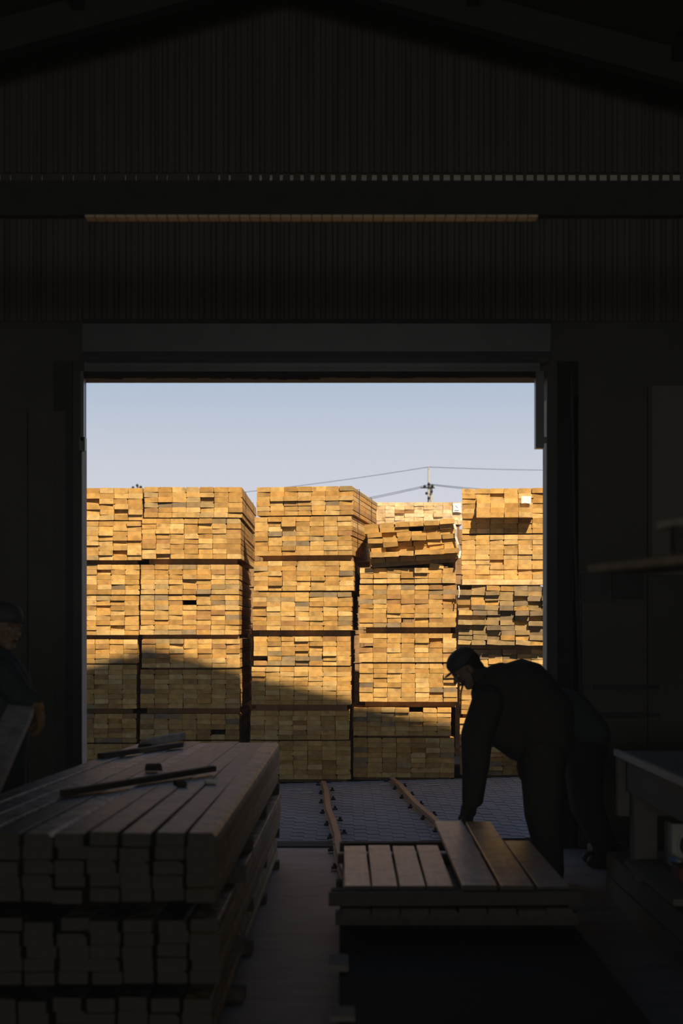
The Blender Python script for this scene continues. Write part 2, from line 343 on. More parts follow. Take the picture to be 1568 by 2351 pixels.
# ------------------------------------------------------------------ the wall of lumber
GOLD = [(.62, .385, .125), (.66, .42, .15), (.58, .34, .10), (.64, .40, .14), (.60, .365, .12), (.70, .47, .19), (.55, .31, .09), (.50, .29, .09)]
GREY = [(.35, .25, .12), (.30, .22, .125), (.40, .28, .13), (.25, .185, .11), (.44, .31, .14)]
BROWN = [(.42, .23, .085), (.47, .27, .10)]
PALE = [(.78, .58, .32), (.74, .52, .27), (.80, .62, .37)]
ORD = ['', 'first', 'second', 'third', 'fourth', 'fifth']
ROWN = ['top', 'second', 'third', 'fourth', 'fifth', 'sixth', 'seventh', 'eighth']
def bundle(label, x0, x1, y0, y1, rows, cols=7, Y=15.0, L=2.0, yaw=0, roll=0, grey=.03, jit=.004, under=None, messy=0, pal=None, prot=None, miss=.004, group=None, lean=0):
    """a strapped pack of boards whose front fills the given patch; under = height of the bearers below it in px"""
    a = wp(x0, y1, Y); c = wp(x1, y0, Y); Wd = c.x-a.x; H = c.z-a.z; pw = Wd/cols; ph = H/rows
    root = empty('lumber_bundle', ((a.x+c.x)/2, Y, a.z), (0, roll, yaw)); tag(root, label, 'lumber', group)
    run = 0; gp = GREY
    for j in range(rows):
        rz = (j+.5)*ph; rs_ = R.gauss(0, .002+.006*messy); big = R.random() < .05+.1*messy
        for i in range(cols):
            if R.random() < miss and 0 < j: continue
            p = R.gauss(0, jit)
            if big or R.random() < .05: p -= R.uniform(.0, .025+.04*messy)
            if R.random() < .03: p += R.uniform(.005, .03)
            if prot: p -= prot(i, j)
            if run > 0: run -= 1; colr = R.choice(gp)
            elif R.random() < grey:
                gp = GREY if R.random() < .65 or grey > .3 else BROWN; run = R.choice((0, 0, 1, 2)); colr = R.choice(gp)
            else: colr = R.choice(pal or GOLD)
            k = R.uniform(.76, 1.10); colr = tuple(min(q*k, .9) for q in colr)
            w = round(pw*R.choice((.975, .985, .99)), 3); t = round(ph*R.choice((.965, .98, .99)), 3)
            o = link('board', board_mesh(w, L, t, R.choice((0, 1, 2, 0, 1, 2, 3, 4))), root,
                     (-Wd/2+(i+.5)*pw+rs_+R.gauss(0, .0012+.004*messy)+lean*(rz-H/2), p, rz-(ph-t)/2+R.gauss(0, .0006+.002*messy)),
                     (R.gauss(0, .001), R.gauss(0, .006+.03*messy), R.gauss(0, .002+.006*messy)), colr)
    if under:
        h = under/F*Y
        for yy in (.10, L-.35):
            mb = MB(); d = R.uniform(.01, .08)
            mb.box(-Wd/2+d, Wd/2-R.uniform(.0, .06), yy, yy+.10, -h+.001, -.001); mb.build('bearer', M_BEARER, root)
    for yy in (L*.22, L*.74):
        mb = MB(); e = .002; w = Wd/2+e+abs(lean)*H/2; h = H+e
        for (p, q, r_, s_) in ((-w-.002, -w, 0, h), (w, w+.002, 0, h), (-w, w, h, h+.002)):
            mb.box(p, q, yy, yy+.02, r_, s_)
        mb.build('strap', M_STRAP, root)
    return root

def col(c, n, extra=''):
    return 'golden board pack, %s from the top of the %s column%s' % (ROWN[n], c, extra)
CA, CB, CC, CD, CE = 'leftmost lumber', 'second lumber', 'middle lumber', 'fourth lumber', 'rightmost lumber'
def column(cname, spec, **kw):
    for n, (x0, x1, y0, y1, rows, under, o) in enumerate(spec):
        d = dict(kw); d.update(o); lab = d.pop('lab', None) or col(cname, n)
        bundle(lab, x0, x1, y0, y1, rows, under=under, **d)
# x0,x1,y0,y1 of each pack's end face in the photograph, rows of boards, gap below
column(CA, [
    (99, 327, 1120, 1194, 6, 2.5, dict(jit=.014)), (97, 325, 1196.5, 1286, 8, 10, dict(miss=.03, jit=.012)),
    (92, 320, 1296, 1365, 6, 2.5, dict(Y=15.03)), (91, 319, 1367.5, 1458, 8, 9.5, dict(Y=15.03)),
    (88, 316, 1467.5, 1523, 5, 3, dict(Y=15.06)), (86, 314, 1526, 1627, 9, 12, dict(Y=15.06)),
    (85, 313, 1639, 1705, 6, 3, dict(Y=15.05, grey=.2)), (85, 313, 1708, 1789, 7, 12, dict(Y=15.05))])
column(CB, [
    (331, 556, 1118, 1188, 6, 2.5, dict(grey=.12, L=2.5)), (326, 553, 1190.5, 1283, 8, 13, dict(grey=.10, L=2.5)),
    (323, 549, 1296, 1364, 6, 2.5, dict(grey=.16, Y=15.02)), (322, 549, 1366.5, 1457, 8, 10, dict(grey=.18, Y=15.02)),
    (325, 551, 1467, 1533, 6, 4, dict(grey=.14, Y=15.03)), (322, 550, 1537, 1626, 8, 13, dict(Y=15.03)),
    (321, 549, 1639, 1698, 5, 3, dict(grey=.2, Y=15.04)), (321, 549, 1701, 1789, 8, 11, dict(Y=15.04))])
YC = math.radians(-9)
column(CC, [
    (587, 813, 1117, 1183, 6, 3, dict(yaw=YC, grey=.10, L=1.9)), (582, 809, 1186, 1275, 8, 13, dict(yaw=YC, grey=.10, L=1.9)),
    (582, 812, 1288, 1356, 6, 3.5, dict(yaw=YC*.35, Y=14.98)), (579, 808, 1359.5, 1447, 8, 14, dict(yaw=YC*.3, Y=14.98, grey=.08)),
    (582, 805, 1461, 1528, 6, 3, dict(yaw=YC*.2, grey=.15, Y=15.02)), (577, 806, 1531, 1618, 8, 14, dict(yaw=YC*.2, Y=15.02)),
    (575, 802, 1632, 1698, 6, 3, dict(yaw=YC*.15, Y=15.0)), (574, 805, 1701, 1789, 8, 9, dict(yaw=YC*.15, Y=15.0))])
column(CD, [
    (848, 1052, 1197, 1287, 8, None, dict(yaw=math.radians(-3), L=1.15, roll=math.radians(-3.2), messy=1, jit=.02, cols=6, miss=.03, grey=.06, lean=-.10, Y=14.93, pal=[(.56, .335, .10), (.50, .29, .085), (.60, .37, .12)],
        lab='loose tilted pack of darker boards topping the fourth column')),
    (826, 1046, 1304, 1339, 3, 4, dict(jit=.014)), (825, 1048, 1343, 1440, 9, 14, dict(grey=.25)),
    (824, 1048, 1454, 1520, 6, 3.5, dict(Y=15.03)), (825, 1050, 1523.5, 1611, 8, 13.5, dict(Y=15.03)),
    (811, 1035, 1625, 1689, 6, 5, dict(Y=15.02)), (811, 1043, 1694, 1785, 8, 8, dict(Y=15.02, grey=.15))], yaw=math.radians(-3))
def protE(i, j):
    if 1 <= i <= 4: return {3: .14, 4: .12, 5: .05, 6: .02}.get(j, 0)
    return 0
column(CE, [
    (1062, 1286, 1121, 1224.5, 9, 3, dict(prot=protE, lab='golden board pack with jutting boards topping the rightmost column')),
    (1060, 1286, 1227.5, 1330, 9, None, dict(grey=.02, pal=GOLD[3:6]+[(.68, .43, .17)], lab='neat pale golden board pack under the jutting pack at right')),
    (1050, 1276, 1345, 1481, 12, 10, dict(grey=.75, messy=.8, jit=.02, miss=.02, Y=14.9, roll=math.radians(.8), lean=-.04, lab='grey weathered uneven board pack in the rightmost column')),
    (1056, 1284, 1491, 1570, 7, 4, dict(grey=.45)), (1056, 1284, 1574, 1640, 6, 9, dict(grey=.2)),
    (1056, 1284, 1649, 1712, 5, 4, dict(grey=.2)), (1056, 1284, 1716, 1780, 6, 9, dict(grey=.3, jit=.02))], yaw=math.radians(-5.5))
for q in (bpy.data.objects['lumber_bundle.%03d' % 30],): pass
# long pale batten under the neat pack of the last column
a = wp(1060, 1343, 14.93); b_ = wp(1290, 1330.5, 14.93)
o = link('batten', board_mesh(.10, round(b_.x-a.x, 2), round(b_.z-a.z, 3), 0), None, (a.x, 14.95, (a.z+b_.z)/2), (0, .02, -math.pi/2), (.72, .50, .24))
tag(o, 'long pale batten lying across between the neat and the grey packs', 'batten')
o = link('batten', board_mesh(.10, round(b_.x-a.x, 2), round(b_.z-a.z, 3), 0), None, (a.x, 16.6, (a.z+b_.z)/2), (0, .02, -math.pi/2), (.6, .40, .2))
tag(o, 'batten at the back of the rightmost column under the neat pack', 'batten')
# a pair of bearers under the tilted pack, and the loose board beside it
for yy, lb in ((15.03, 'shaded skewed bearer under the front of the tilted pack'), (15.95, 'shaded skewed bearer under the back of the tilted pack')):
    p = wp(855, 1299, 15.03); q = wp(1046, 1289, 15.03); mb = MB(); mb.bar((p.x, yy, p.z+.005), (q.x, yy, q.z+.02), .09, .055)
    tag(mb.build('bearer', M_BEARER), lb, 'bearer')
p = wp(1003, 1299.5, 14.97); o = link('board', board_mesh(.148, 1.9, .048, 3), None, (p.x, 14.97, p.z), (0, .07, .03), GOLD[0])
tag(o, 'single loose board lying under the right end of the tilted pack', 'board')
# white wrap hanging at the right flank of the tilted pack
mb = MB(); pts = [wp(1040, 1196, 14.86), wp(1047, 1215, 14.84), wp(1046, 1232, 14.86), wp(1052, 1250, 14.85), wp(1057, 1265, 14.88), wp(1054, 1281, 14.86)]
for i in range(len(pts)-1): mb.bar(pts[i], pts[i+1], .022, .004, up=Vector((0, 1, .2)))
tag(mb.build('wrapping_strip', M_PLASTIC), 'torn pale wrapping strip hanging at the right of the tilted pack', 'wrapping')
mb = MB(); pts = [wp(1053, 1345, 14.86), wp(1055, 1358, 14.85), wp(1053, 1372, 14.86)]
for i in range(2): mb.bar(pts[i], pts[i+1], .012, .004, up=Vector((0, 1, .2)))
tag(mb.build('wrapping_strip', M_PLASTIC), 'short pale strip beside the grey weathered pack', 'wrapping')
# paper tags
def paper(x0, y0, x1, y1, Y, lab, ink=False):
    a = wp(x0, y1, Y); b = wp(x1, y0, Y); mb = MB(); n = 5
    for i in range(n+1):
        f_ = i/n; mb.v += [(a.x+(b.x-a.x)*f_, Y-.004*math.sin(f_*3.1), a.z+.004*math.sin(f_*4)), (a.x+(b.x-a.x)*f_, Y-.006*math.sin(f_*3.1), b.z)]
        if i: k = 2*i; mb.f.append((k-2, k, k+1, k-1)); mb.m.append(0)
    o = mb.build('paper_tag', M_WHITE); tag(o, lab, 'tag')
    if ink:
        m2 = MB(); w = b.x-a.x; h = b.z-a.z
        m2.box(a.x+w*.2, a.x+w*.75, Y-.012, Y-.010, a.z+h*.18, a.z+h*.24); m2.bar((a.x+w*.25, Y-.011, a.z+h*.75), (a.x+w*.65, Y-.011, a.z+h*.5), .002, .006, up=Vector((0, 0, 1)))
        m2.build('printed_line', M_INK, o)
paper(1197, 1139, 1219, 1156, 14.90, 'white paper tag on the jutting boards of the rightmost column')
# red paint marks on grey ends
for x, y in ((1163, 1469), (1186, 1472), (1228, 1420), (1222, 1436), (1195, 1432)):
    p = wp(x, y, 14.84); mb = MB(); mb.bar((p.x-.03, 14.835, p.z-.006), (p.x+.03, 14.835, p.z+.008), .004, .018)
    bb = bpy.data.objects['lumber_bundle.%03d' % 25]
# farther stack behind, pale new timber
H0 = bundle('pale new board pack far behind, between the middle and rightmost columns', 796, 1061, 1153, 1204, 6, cols=12, Y=23, L=3, pal=PALE, grey=.01, miss=.01, under=5)
zb = H0.location.z-5/F*23
for k in range(4):
    mb = MB(); z1 = zb-k*zb/4; z0 = zb-(k+1)*zb/4+.06
    for i in range(12):
        for j in range(3):
            hh = (z1-z0)/3; mb.box(.12+i*.155-.03, .12+i*.155+.12, 23, 26, z0+j*hh+.002, z0+(j+1)*hh-.002)
    for yy in (23.3, 25.5): mb.box(.1, 1.9, yy, yy+.1, z0-.06, z0)
    o = mb.build('lumber_bundle', M_BEARER); tag(o, 'hidden pack %s under the pale new board pack' % ['directly', 'second', 'third', 'lowest'][k], 'lumber', kind='stuff')
paper(1040, 1155, 1058, 1176, 22.97, 'white printed sheet on the pale pack far behind', True)

# backing packs added close behind to block the sky in the column gaps
for k, (xa, xb) in enumerate(((-3.55, -1.42), (-1.36, -.12), (-.02, 1.42), (1.47, 2.55))):
    zt = (3.1, 3.05, 2.80, 2.92)[k]; root = empty('lumber_bundle', ((xa+xb)/2, 18.0, 0)); tag(root, 'added dark backing pack blocking the sky in the gap %s' % ['left of the second column', 'left of the middle column', 'left of the fourth column', 'left of the rightmost column'][k], 'lumber')
    h = (xb-xa)/2; mb = MB(); nz_ = 46; nx = int((xb-xa)/.155)
    for j in range(nz_):
        for i in range(nx):
            z0 = -.04+j*(zt+.04)/nz_; mb.box(-h+i*.155, -h+i*.155+.152, R.uniform(-.01, .01), 2.0, z0+.0005, z0+(zt+.04)/nz_-.001)
    mb.build('board_layers', M_BEARER, root)['kind'] = 'stuff'

# ------------------------------------------------------------------ power poles and wires
def pole(x, ytop, Y, lab, ysw=None):
    t = wp(x, ytop, Y); p = empty('utility_pole', (t.x, Y, yz(t.x)-.1)); tag(p, lab, 'pole'); H = t.z-p.location.z
    mb = MB(); mb.tube([(0, 0, 0), (0, 0, H*.8), (0, 0, H)], [.075, .045, .03]); mb.build('shaft', M_POLE, p)
    z = wp(0, ysw, Y).z-p.location.z
    mb = MB(); mb.tube([(.10, 0, z-.55), (.09, 0, z+.05)], .05); mb.build('transformer', M_POLE, p)
    for k, (dx, dz) in enumerate(((-.15, 0), (0, .08), (.13, .02), (-.08, -.25), (.1, -.18), (.0, -.42))):
        mb = MB(); mb.tube([(dx, -.1, z+dz-.05), (dx, -.1, z+dz), (dx, -.1, z+dz+.05)], [.035, .055, .02]); mb.build('insulator', M_INSUL, p)
    mb = MB(); mb.box(-.3, .22, -.06, -.02, z-.07, z-.03); mb.build('crossarm', M_INSUL, p)
pole(984, 1071, 50, 'slim pale utility pole rising behind the fourth lumber column', 1117)
pole(316, 1113, 50, 'utility pole whose black fittings peek over the leftmost lumber column', 1120)
def wire(x0, y0, x1, y1, sag, lab, Y=50):
    a = wp(x0, y0, Y); b = wp(x1, y1, Y+(8 if x1 > x0 else 6)); a.y = Y-.1
    mb = MB(); pts = [a.lerp(b, i/10)+Vector((0, 0, -sag*4*(i/10)*(1-i/10))) for i in range(11)]; mb.tube(pts, .009, 4)
    tag(mb.build('power_line', M_INSUL), lab, 'wire')
wire(983, 1073, 560, 1130, .05, 'topmost wire running left from the utility pole')
wire(985, 1073, 1400, 1079, .05, 'topmost wire running right from the utility pole')
wire(982, 1114, 620, 1177, .1, 'upper of the two low wires left of the pole')
wire(982, 1117, 620, 1181, .1, 'lower of the two low wires left of the pole')
wire(986, 1112, 1400, 1135, .1, 'upper of the two low wires right of the pole')
wire(986, 1114, 1400, 1142, .1, 'lower of the two low wires right of the pole')

# ------------------------------------------------------------------ rails in the floor
def rail(p0, p1, lab):
    o = empty('track_rail', (p0[0], p0[1], 0)); tag(o, lab, 'rail'); n = 8
    mb = MB(); base = []
    for i in range(n+1):
        f_ = i/n; X = p0[0]+(p1[0]-p0[0])*f_+.012*math.sin(i*1.7); Yy = p0[1]+(p1[1]-p0[1])*f_; base.append((X, Yy, yz(X) if Yy > 10.6 else 0.012))
    for i in range(n):
        a, b = base[i], base[i+1]
        for w, h, z in ((.07, .012, .006), (.022, .04, .03), (.045, .018, .052)):
            mb.bar((a[0]-p0[0], a[1]-p0[1], a[2]+z), (b[0]-p0[0], b[1]-p0[1], b[2]+z), w, h)
    mb.build('rail_bar', M_RAIL, o)
    for i in range(n):
        a = base[i]
        for s_ in (-1, 1):
            mb = MB(); mb.box(-.022, .022, -.03, .03, 0, .014); mb.tube([(0, 0, .01), (0, 0, .035)], .011, 6)
            mb.build('rail_clip', M_STEEL, o, (a[0]-p0[0]+s_*.055, a[1]-p0[1]+.25+.12*s_, a[2]))
rail((-.19, 14.5), (.045, 8.45), 'left rusty track rail crossing the yard towards the lumber')
rail((.53, 14.7), (.95, 8.65), 'right rusty track rail crossing the yard towards the lumber')

# ------------------------------------------------------------------ big dark stack, left foreground
def fstack(lab, z0, z1, rows, ncol, grey=True, xoff=0, under=.06, tone=1.0):
    root = empty('lumber_bundle', (-1.1, 5.28, z0)); tag(root, lab, 'lumber'); ph = (z1-z0)/rows
    for j in range(rows):
        for i in range(ncol):
            f_ = (i+.5)/ncol
            xn = -1.71+1.24*f_+xoff+R.gauss(0, .004); xf = -1.36+.92*f_+xoff+R.gauss(0, .004)
            L = 4.30+R.gauss(0, .05); yaw = -math.atan2(xf-xn, L)
            top = j == rows-1
            c = R.choice([(.10, .11, .125), (.08, .088, .10), (.24, .245, .25), (.13, .14, .155), (.065, .072, .082), (.36, .355, .34), (.09, .10, .115)]) if top else R.choice([(.055, .048, .038), (.065, .055, .043), (.07, .06, .046)])  # top boards tinted bluish in place of sky reflected on them
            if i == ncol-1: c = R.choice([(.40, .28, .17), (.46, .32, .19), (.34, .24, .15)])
            w = 0.106 if top else .112; dz = R.uniform(-.008, .004) if top else 0
            link('board', board_mesh(w, round(L, 1), round(ph*.97, 3), R.choice((0, 1, 2, 3)), M_OLD if top else None, M_ENDSHADE), root, (xn+1.1, R.gauss(0, .02), (j+.5)*ph+dz), (0, R.gauss(0, .01), yaw), c)
    for yy, ex in ((.75, .05), (1.62, .03), (2.9, .03), (4.1, .05)):
        if under:
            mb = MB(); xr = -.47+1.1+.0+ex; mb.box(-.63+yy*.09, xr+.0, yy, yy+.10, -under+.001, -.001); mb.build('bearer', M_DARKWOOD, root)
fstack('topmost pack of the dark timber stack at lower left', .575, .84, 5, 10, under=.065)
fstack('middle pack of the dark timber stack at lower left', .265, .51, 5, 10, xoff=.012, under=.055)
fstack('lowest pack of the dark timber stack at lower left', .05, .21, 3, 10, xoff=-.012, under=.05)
def stick(p, q, w, h, lab, c=(.05, .045, .04), name='stick'):
    d = Vector(q)-Vector(p); o = link(name, board_mesh(w, round(d.length, 2), h, 1), None, p, (math.asin(d.z/d.length), 0, -math.atan2(d.x, d.y)), c); tag(o, lab, 'stick'); return o
stick((-1.28, 6.40, .857), (-.685, 7.45, .868), .04, .03, 'long dark stick lying across the top of the left foreground stack')
stick((-1.44, 8.33, .857), (-1.05, 9.1, .861), .05, .03, 'shorter dark stick on the far end of the left foreground stack')
stick((-1.30, 9.2, .865), (-1.10, 9.62, .88), .05, .05, 'pale offcut at the far edge of the left foreground stack', (.35, .3, .25))
def block(lab, x, y, s=(.05, .04, .035), z=.842, rz=.3, m=M_STEEL):
    mb = MB(); a, b, c = s
    pts = [(-a, -b), (a*.9, -b*1.1), (a, b*.9), (-a*.8, b)]
    mb.v = [(x_, y_, 0) for x_, y_ in pts]+[(x_*.86, y_*.84, c) for x_, y_ in pts]
    mb.f = [(0, 1, 2, 3), (4, 5, 6, 7), (0, 1, 5, 4), (1, 2, 6, 5), (2, 3, 7, 6), (3, 0, 4, 7)]; mb.m = [0]*6
    o = mb.build('wood_block', m, None, (x, y, z), (0, 0, rz)); tag(o, lab, 'block')
block('small dark block between the two sticks on the stack', -1.03, 7.62)
block('small dark block near the far end of the stack top', -1.27, 9.0)
block('dark chip beside the long stick on the stack', -.80, 6.9, (.03, .06, .02))
block('pale chip near the right end of the long stick', -.66, 7.0, (.03, .035, .012), m=M_EDGE)

# ------------------------------------------------------------------ rail cart with boards being sorted, centre foreground
ct = empty('rail_cart', (.53, 6.4, .0)); tag(ct, 'low dark rail cart carrying the board pile in the centre foreground', 'cart')
mb = MB(); mb.box(-.54, .60, -1.9, 1.6, .10, .17); mb.build('deck', M_STEEL, ct)
for x in (-.45, .48):
    mb = MB(); mb.box(x-.04, x+.04, -1.9, 1.6, .06, .10); mb.build('sill_beam', M_STEEL, ct)
for y in (-1.2, 1.2):
    for x in (-.42, .40):
        mb = MB(); mb.tube([(x-.03, y, .075), (x+.03, y, .075)], .075, 20); mb.tube([(x+.03, y, .075), (x+.04, y, .075)], .062, 20); mb.build('wheel', M_RAIL, ct)
mb = MB(); mb.box(-.585, -.50, -.55, -.35, .172, .20); mb.build('side_stop', M_BENCH, ct)
mb = MB(); mb.box(-.57, -.48, -1.3, -1.15, .172, .19); mb.build('side_stop', M_BENCH, ct)
lp = empty('board_pile', (.53, 6.62, .235)); tag(lp, 'squared lower board layers on the rail cart', 'lumber')
for y in (.15, 1.0):
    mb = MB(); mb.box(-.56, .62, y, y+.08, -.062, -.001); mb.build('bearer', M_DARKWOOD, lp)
for j in range(2):
    for i in range(8):
        link('board', board_mesh(.128, 1.6, .034, i % 4, M_DRESS, M_ENDSHADE), lp, (-.46+i*.136, R.gauss(0, .012)-(.12 if j else 0), .018+j*.036), (0, 0, R.gauss(0, .004)), R.choice([(.10, .08, .06), (.08, .065, .05), (.12, .1, .075)]))
# top layer: four shorter boards on the left, wider ones on the right
def plank(x, y, z, w, L, lab, c, rx=0, rz=0, t=.03):
    o = link('plank', board_mesh(w, L, t, 2, M_DRESS, M_ENDSHADE), None, (x, y, z), (rx, 0, rz), c); tag(o, lab, 'plank', None); return o
Z1 = .235+.072
# crosswise spacers, then the top boards lying on them
def spacer(x0, x1, y, z, h, lab, d=.07):
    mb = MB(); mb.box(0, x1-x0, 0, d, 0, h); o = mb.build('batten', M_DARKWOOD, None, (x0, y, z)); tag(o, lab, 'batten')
spacer(-.05, 1.10, 6.70, Z1+.002, .048, 'crosswise batten below the near ends of the sorted boards')
spacer(-.02, 1.08, 7.75, Z1+.002, .048, 'crosswise batten below the far ends of the sorted boards')
ZT = Z1+.050+.0165
LB = ['first', 'second', 'third', 'fourth']
for i in range(4):
    plank(.075+.132*i, 6.64, ZT, .122, 1.24+.03*(i % 2), '%s board from the left on the rail cart' % LB[i], [(.80, .60, .42), (.72, .54, .40), (.60, .48, .38), (.54, .46, .38)][i], rz=-.004*i)
plank(.655, 6.60, ZT+.01, .165, 1.93, 'long board under the bending worker\'s hands', (.66, .52, .40), .022)
plank(.835, 6.60, ZT+.008, .155, 1.93, 'warm long board with an orange patch right of the worker\'s hands', (.72, .46, .24), .022)  # warm colour stands in for sunlit lumber mirrored on the board
plank(1.01, 6.62, ZT+.0, .15, 1.42, 'outermost right long board on the rail cart', (.50, .38, .28), .004)
mb = MB(); mb.box(0, 1.19, 0, .045, 0, .062); o = mb.build('batten', M_DARKWOOD, None, (-.06, 6.545, Z1+.003), (0, -.004, .012)); tag(o, 'dark near crosspiece jutting both sides of the board pile', 'batten')
mb = MB(); mb.box(0, 1.02, 0, .06, 0, .05); o = mb.build('batten', M_DARKWOOD, None, (-.01, 8.08, ZT-.05), (0, -.008, 0)); tag(o, 'dark far crosspiece behind the board pile', 'batten')
mb = MB(); mb.box(0, .10, 0, .08, -.2, .03); o = mb.build('wood_block', M_DARKWOOD, None, (-.075, 6.72, .372-.0)); 
bpy.data.objects.remove(o)

# ------------------------------------------------------------------ right side: low stack, workbench, box, raised planks
ls = empty('timber_platform', (1.6, 5.2, 0)); tag(ls, 'low dark timber platform under the workbench at right', 'platform')
for j in range(2):
    mb = MB(); mb.box(0, 2.2, .05, 3.22, .0+.14*j, .13+.14*j); mb.build('timber_course', M_BENCH, ls)
wb = empty('workbench', (1.5, 5.0, 0)); tag(wb, 'dark workbench with a pale worn front edge at right', 'bench')
mb = MB(); mb.box(.02, 1.4, -1.2, 2.65, .915, .945); mb.build('bench_top', M_METALTOP, wb)
mb = MB(); mb.box(-.005, .02, -1.2, 2.66, .92, .955); mb.build('edge_strip', M_EDGE, wb)
mb = MB(); mb.box(.0, 1.35, 2.56, 2.62, .60, .914); mb.build('end_apron', M_BENCH, wb)
mb = MB(); mb.box(.04, .08, -1.1, 2.55, .74, .914); mb.build('side_apron', M_BENCH, wb)
for x, y in ((.06, 2.42), (1.2, 2.42), (.10, -1.0), (1.2, -1.0)):
    mb = MB(); mb.box(x, x+.12, y, y+.12, .271 if y > 0 else 0, .914); mb.build('leg', M_BENCH, wb)
mb = MB(); mb.box(.0, 1.3, 1.3, 2.4, .36, .39); mb.build('shelf', M_BENCH, wb)
# cream box with a round opening
bx = empty('machine_box', (1.72, 7.2, .39)); tag(bx, 'cream metal box with a round dark opening under the workbench', 'box')
mb = MB(); mb.box(-.02, .16, -.03, .14, 0, .22); mb.build('housing', M_CREAM, bx)
mb = MB(); mb.tube([(.09, -.034, .11), (.09, -.03, .11)], .07, 24); mb.build('round_opening', M_PANELDK, bx)
mb = MB(); pts = [(.09+.08*math.cos(a*math.pi/12), -.036, .11+.08*math.sin(a*math.pi/12)) for a in range(25)]; mb.tube(pts, .007, 6); mb.build('rim', M_EDGE, bx)
rc = empty('red_tool_case', (1.74, 6.85, .391)); tag(rc, 'dark red case on the shelf below the cream box', 'case')
mb = MB(); mb.box(-.1, .16, -.1, .08, 0, .06); mb.build('case_body', M_REDDK, rc)
mb = MB(); mb.tube([(-.02, -.10, .045), (-.02, -.13, .045), (.07, -.13, .045), (.07, -.10, .045)], .006, 6); mb.build('handle', M_STEEL, rc)
bt = empty('spray_bottle', (1.66, 6.7, .42)); tag(bt, 'small shiny blue bottle lying at the right edge', 'bottle')
bpy.data.objects.remove(bt)
p = wp(1541, 1972, 7.0); q = wp(1561, 1978, 6.95)
bt = empty('bottle', (p.x, p.y, p.z)); tag(bt, 'small shiny blue bottle lying on the shelf edge at right', 'bottle')
dq = q-p
mb = MB(); mb.tube([(0, 0, 0), dq*.1, dq*.75, dq*.85], [.012, .017, .017, .008], 12); mb.build('body', M_BLUE, bt)
mb = MB(); mb.tube([dq*.85, dq*1.05], .009, 10); mb.build('cap', M_EDGE, bt)
# planks lying on a rack, reaching in from the right
rk = empty('timber_rack', (1.62, 3.2, 0)); tag(rk, 'steel rack just outside the right edge carrying planks', 'rack')
for y in (-.5, .5):
    mb = MB(); mb.box(.15, .21, y, y+.06, 0, 2.2); mb.build('post', M_STEEL, rk)
    mb = MB(); mb.box(-.66, .8, y, y+.06, 1.70, 1.745); mb.build('arm', M_STEEL, rk)
def pdir(p, q, w, t, lab, c, roll=0):
    p = Vector(p); q = Vector(q); d = q-p
    o = link('plank', board_mesh(w, round(d.length, 2), t, 1), None, p, (math.asin(d.z/d.length), roll, -math.atan2(d.x, d.y)), c); tag(o, lab, 'plank'); return o
a = wp(1425, 1307, 4.2)
pdir((a.x, 4.2, a.z), (1.45, 2.2, 1.80), .22, .025, 'lower plank end reaching in at the right above the bench', (.34, .27, .20))
a = wp(1545, 1208, 4.15)
pdir((a.x+.02, 4.15, a.z), (1.62, 2.2, 1.935), .16, .025, 'upper plank end at the right edge of the picture', (.46, .40, .33))
p = wp(1544, 1245, 4.0); mb = MB(); mb.box(-.018, .018, 0, .05, -.045, .04); tag(mb.build('spacer_block', M_STEEL, None, (p.x, p.y-.1, p.z)), 'small dark spacer between the two raised planks at right', 'block')

# offcut on the floor behind the second worker, litter in the yard
stick((1.13+.66, 10.05, .035), (2.05, 10.12, .035), .07, .07, 'square timber offcut on the floor by the gate behind the workers', (.16, .14, .11), 'offcut')
block('small stone chip on the yard paving left of the rails', -.63, 12.55, (.05, .03, .02), z=yz(-.63), m=M_PAVE)
for i, (x, y, l) in enumerate(((-.9, 14.4, .18), (-.55, 14.2, .14), (-.40, 13.9, .12), (-.05, 14.4, .10), (.85, 14.3, .16), (.40, 14.5, .12))):
    stick((x, y, yz(x)+.008), (x+l, y+.03, yz(x+l)+.008), .014, .01, 'pale wood splinter on the paving, %s from the left before the lumber' % ['first', 'second', 'third', 'fourth', 'sixth', 'fifth'][i], (.5, .47, .42), 'splinter')

# ------------------------------------------------------------------ people
def blob(name, parts, m, parent, voxel=.012, smooth=3, loc=(0, 0, 0)):
    """one continuous skin grown over overlapping tapered limbs and ellipsoids"""
    bm = bmesh.new()
    for p in parts:
        if p[0] == 'c':
            _, a, ra, b, rb = p; a = Vector(a); b = Vector(b); d = b-a
            L = max(d.length, 1e-4); q = d.to_track_quat('Z', 'Y').to_matrix().to_4x4()
            bmesh.ops.create_cone(bm, cap_ends=True, segments=20, radius1=ra, radius2=rb, depth=L, matrix=Matrix.Translation((a+b)/2) @ q)
            for c, r_ in ((a, ra), (b, rb)): bmesh.ops.create_icosphere(bm, subdivisions=2, radius=r_*1.02, matrix=Matrix.Translation(c))
        else:
            _, c, s, e = p
            bmesh.ops.create_icosphere(bm, subdivisions=3, radius=1, matrix=Matrix.Translation(c) @ Euler(e).to_matrix().to_4x4() @ Matrix.Diagonal((*s, 1)))
    me = bpy.data.meshes.new(name); bm.to_mesh(me); bm.free(); me.materials.append(m)
    tmp = bpy.data.objects.new('tmp', me); COL.objects.link(tmp)
    rm = tmp.modifiers.new('r', 'REMESH'); rm.mode = 'VOXEL'; rm.voxel_size = voxel; rm.use_smooth_shade = True
    sm = tmp.modifiers.new('s', 'SMOOTH'); sm.iterations = smooth; sm.factor = .5
    dg = bpy.context.evaluated_depsgraph_get(); me2 = bpy.data.meshes.new_from_object(tmp.evaluated_get(dg))
    bpy.data.objects.remove(tmp); bpy.data.meshes.remove(me)
    me2.name = name
    if not me2.materials: me2.materials.append(m)
    return link(name, me2, parent, loc)
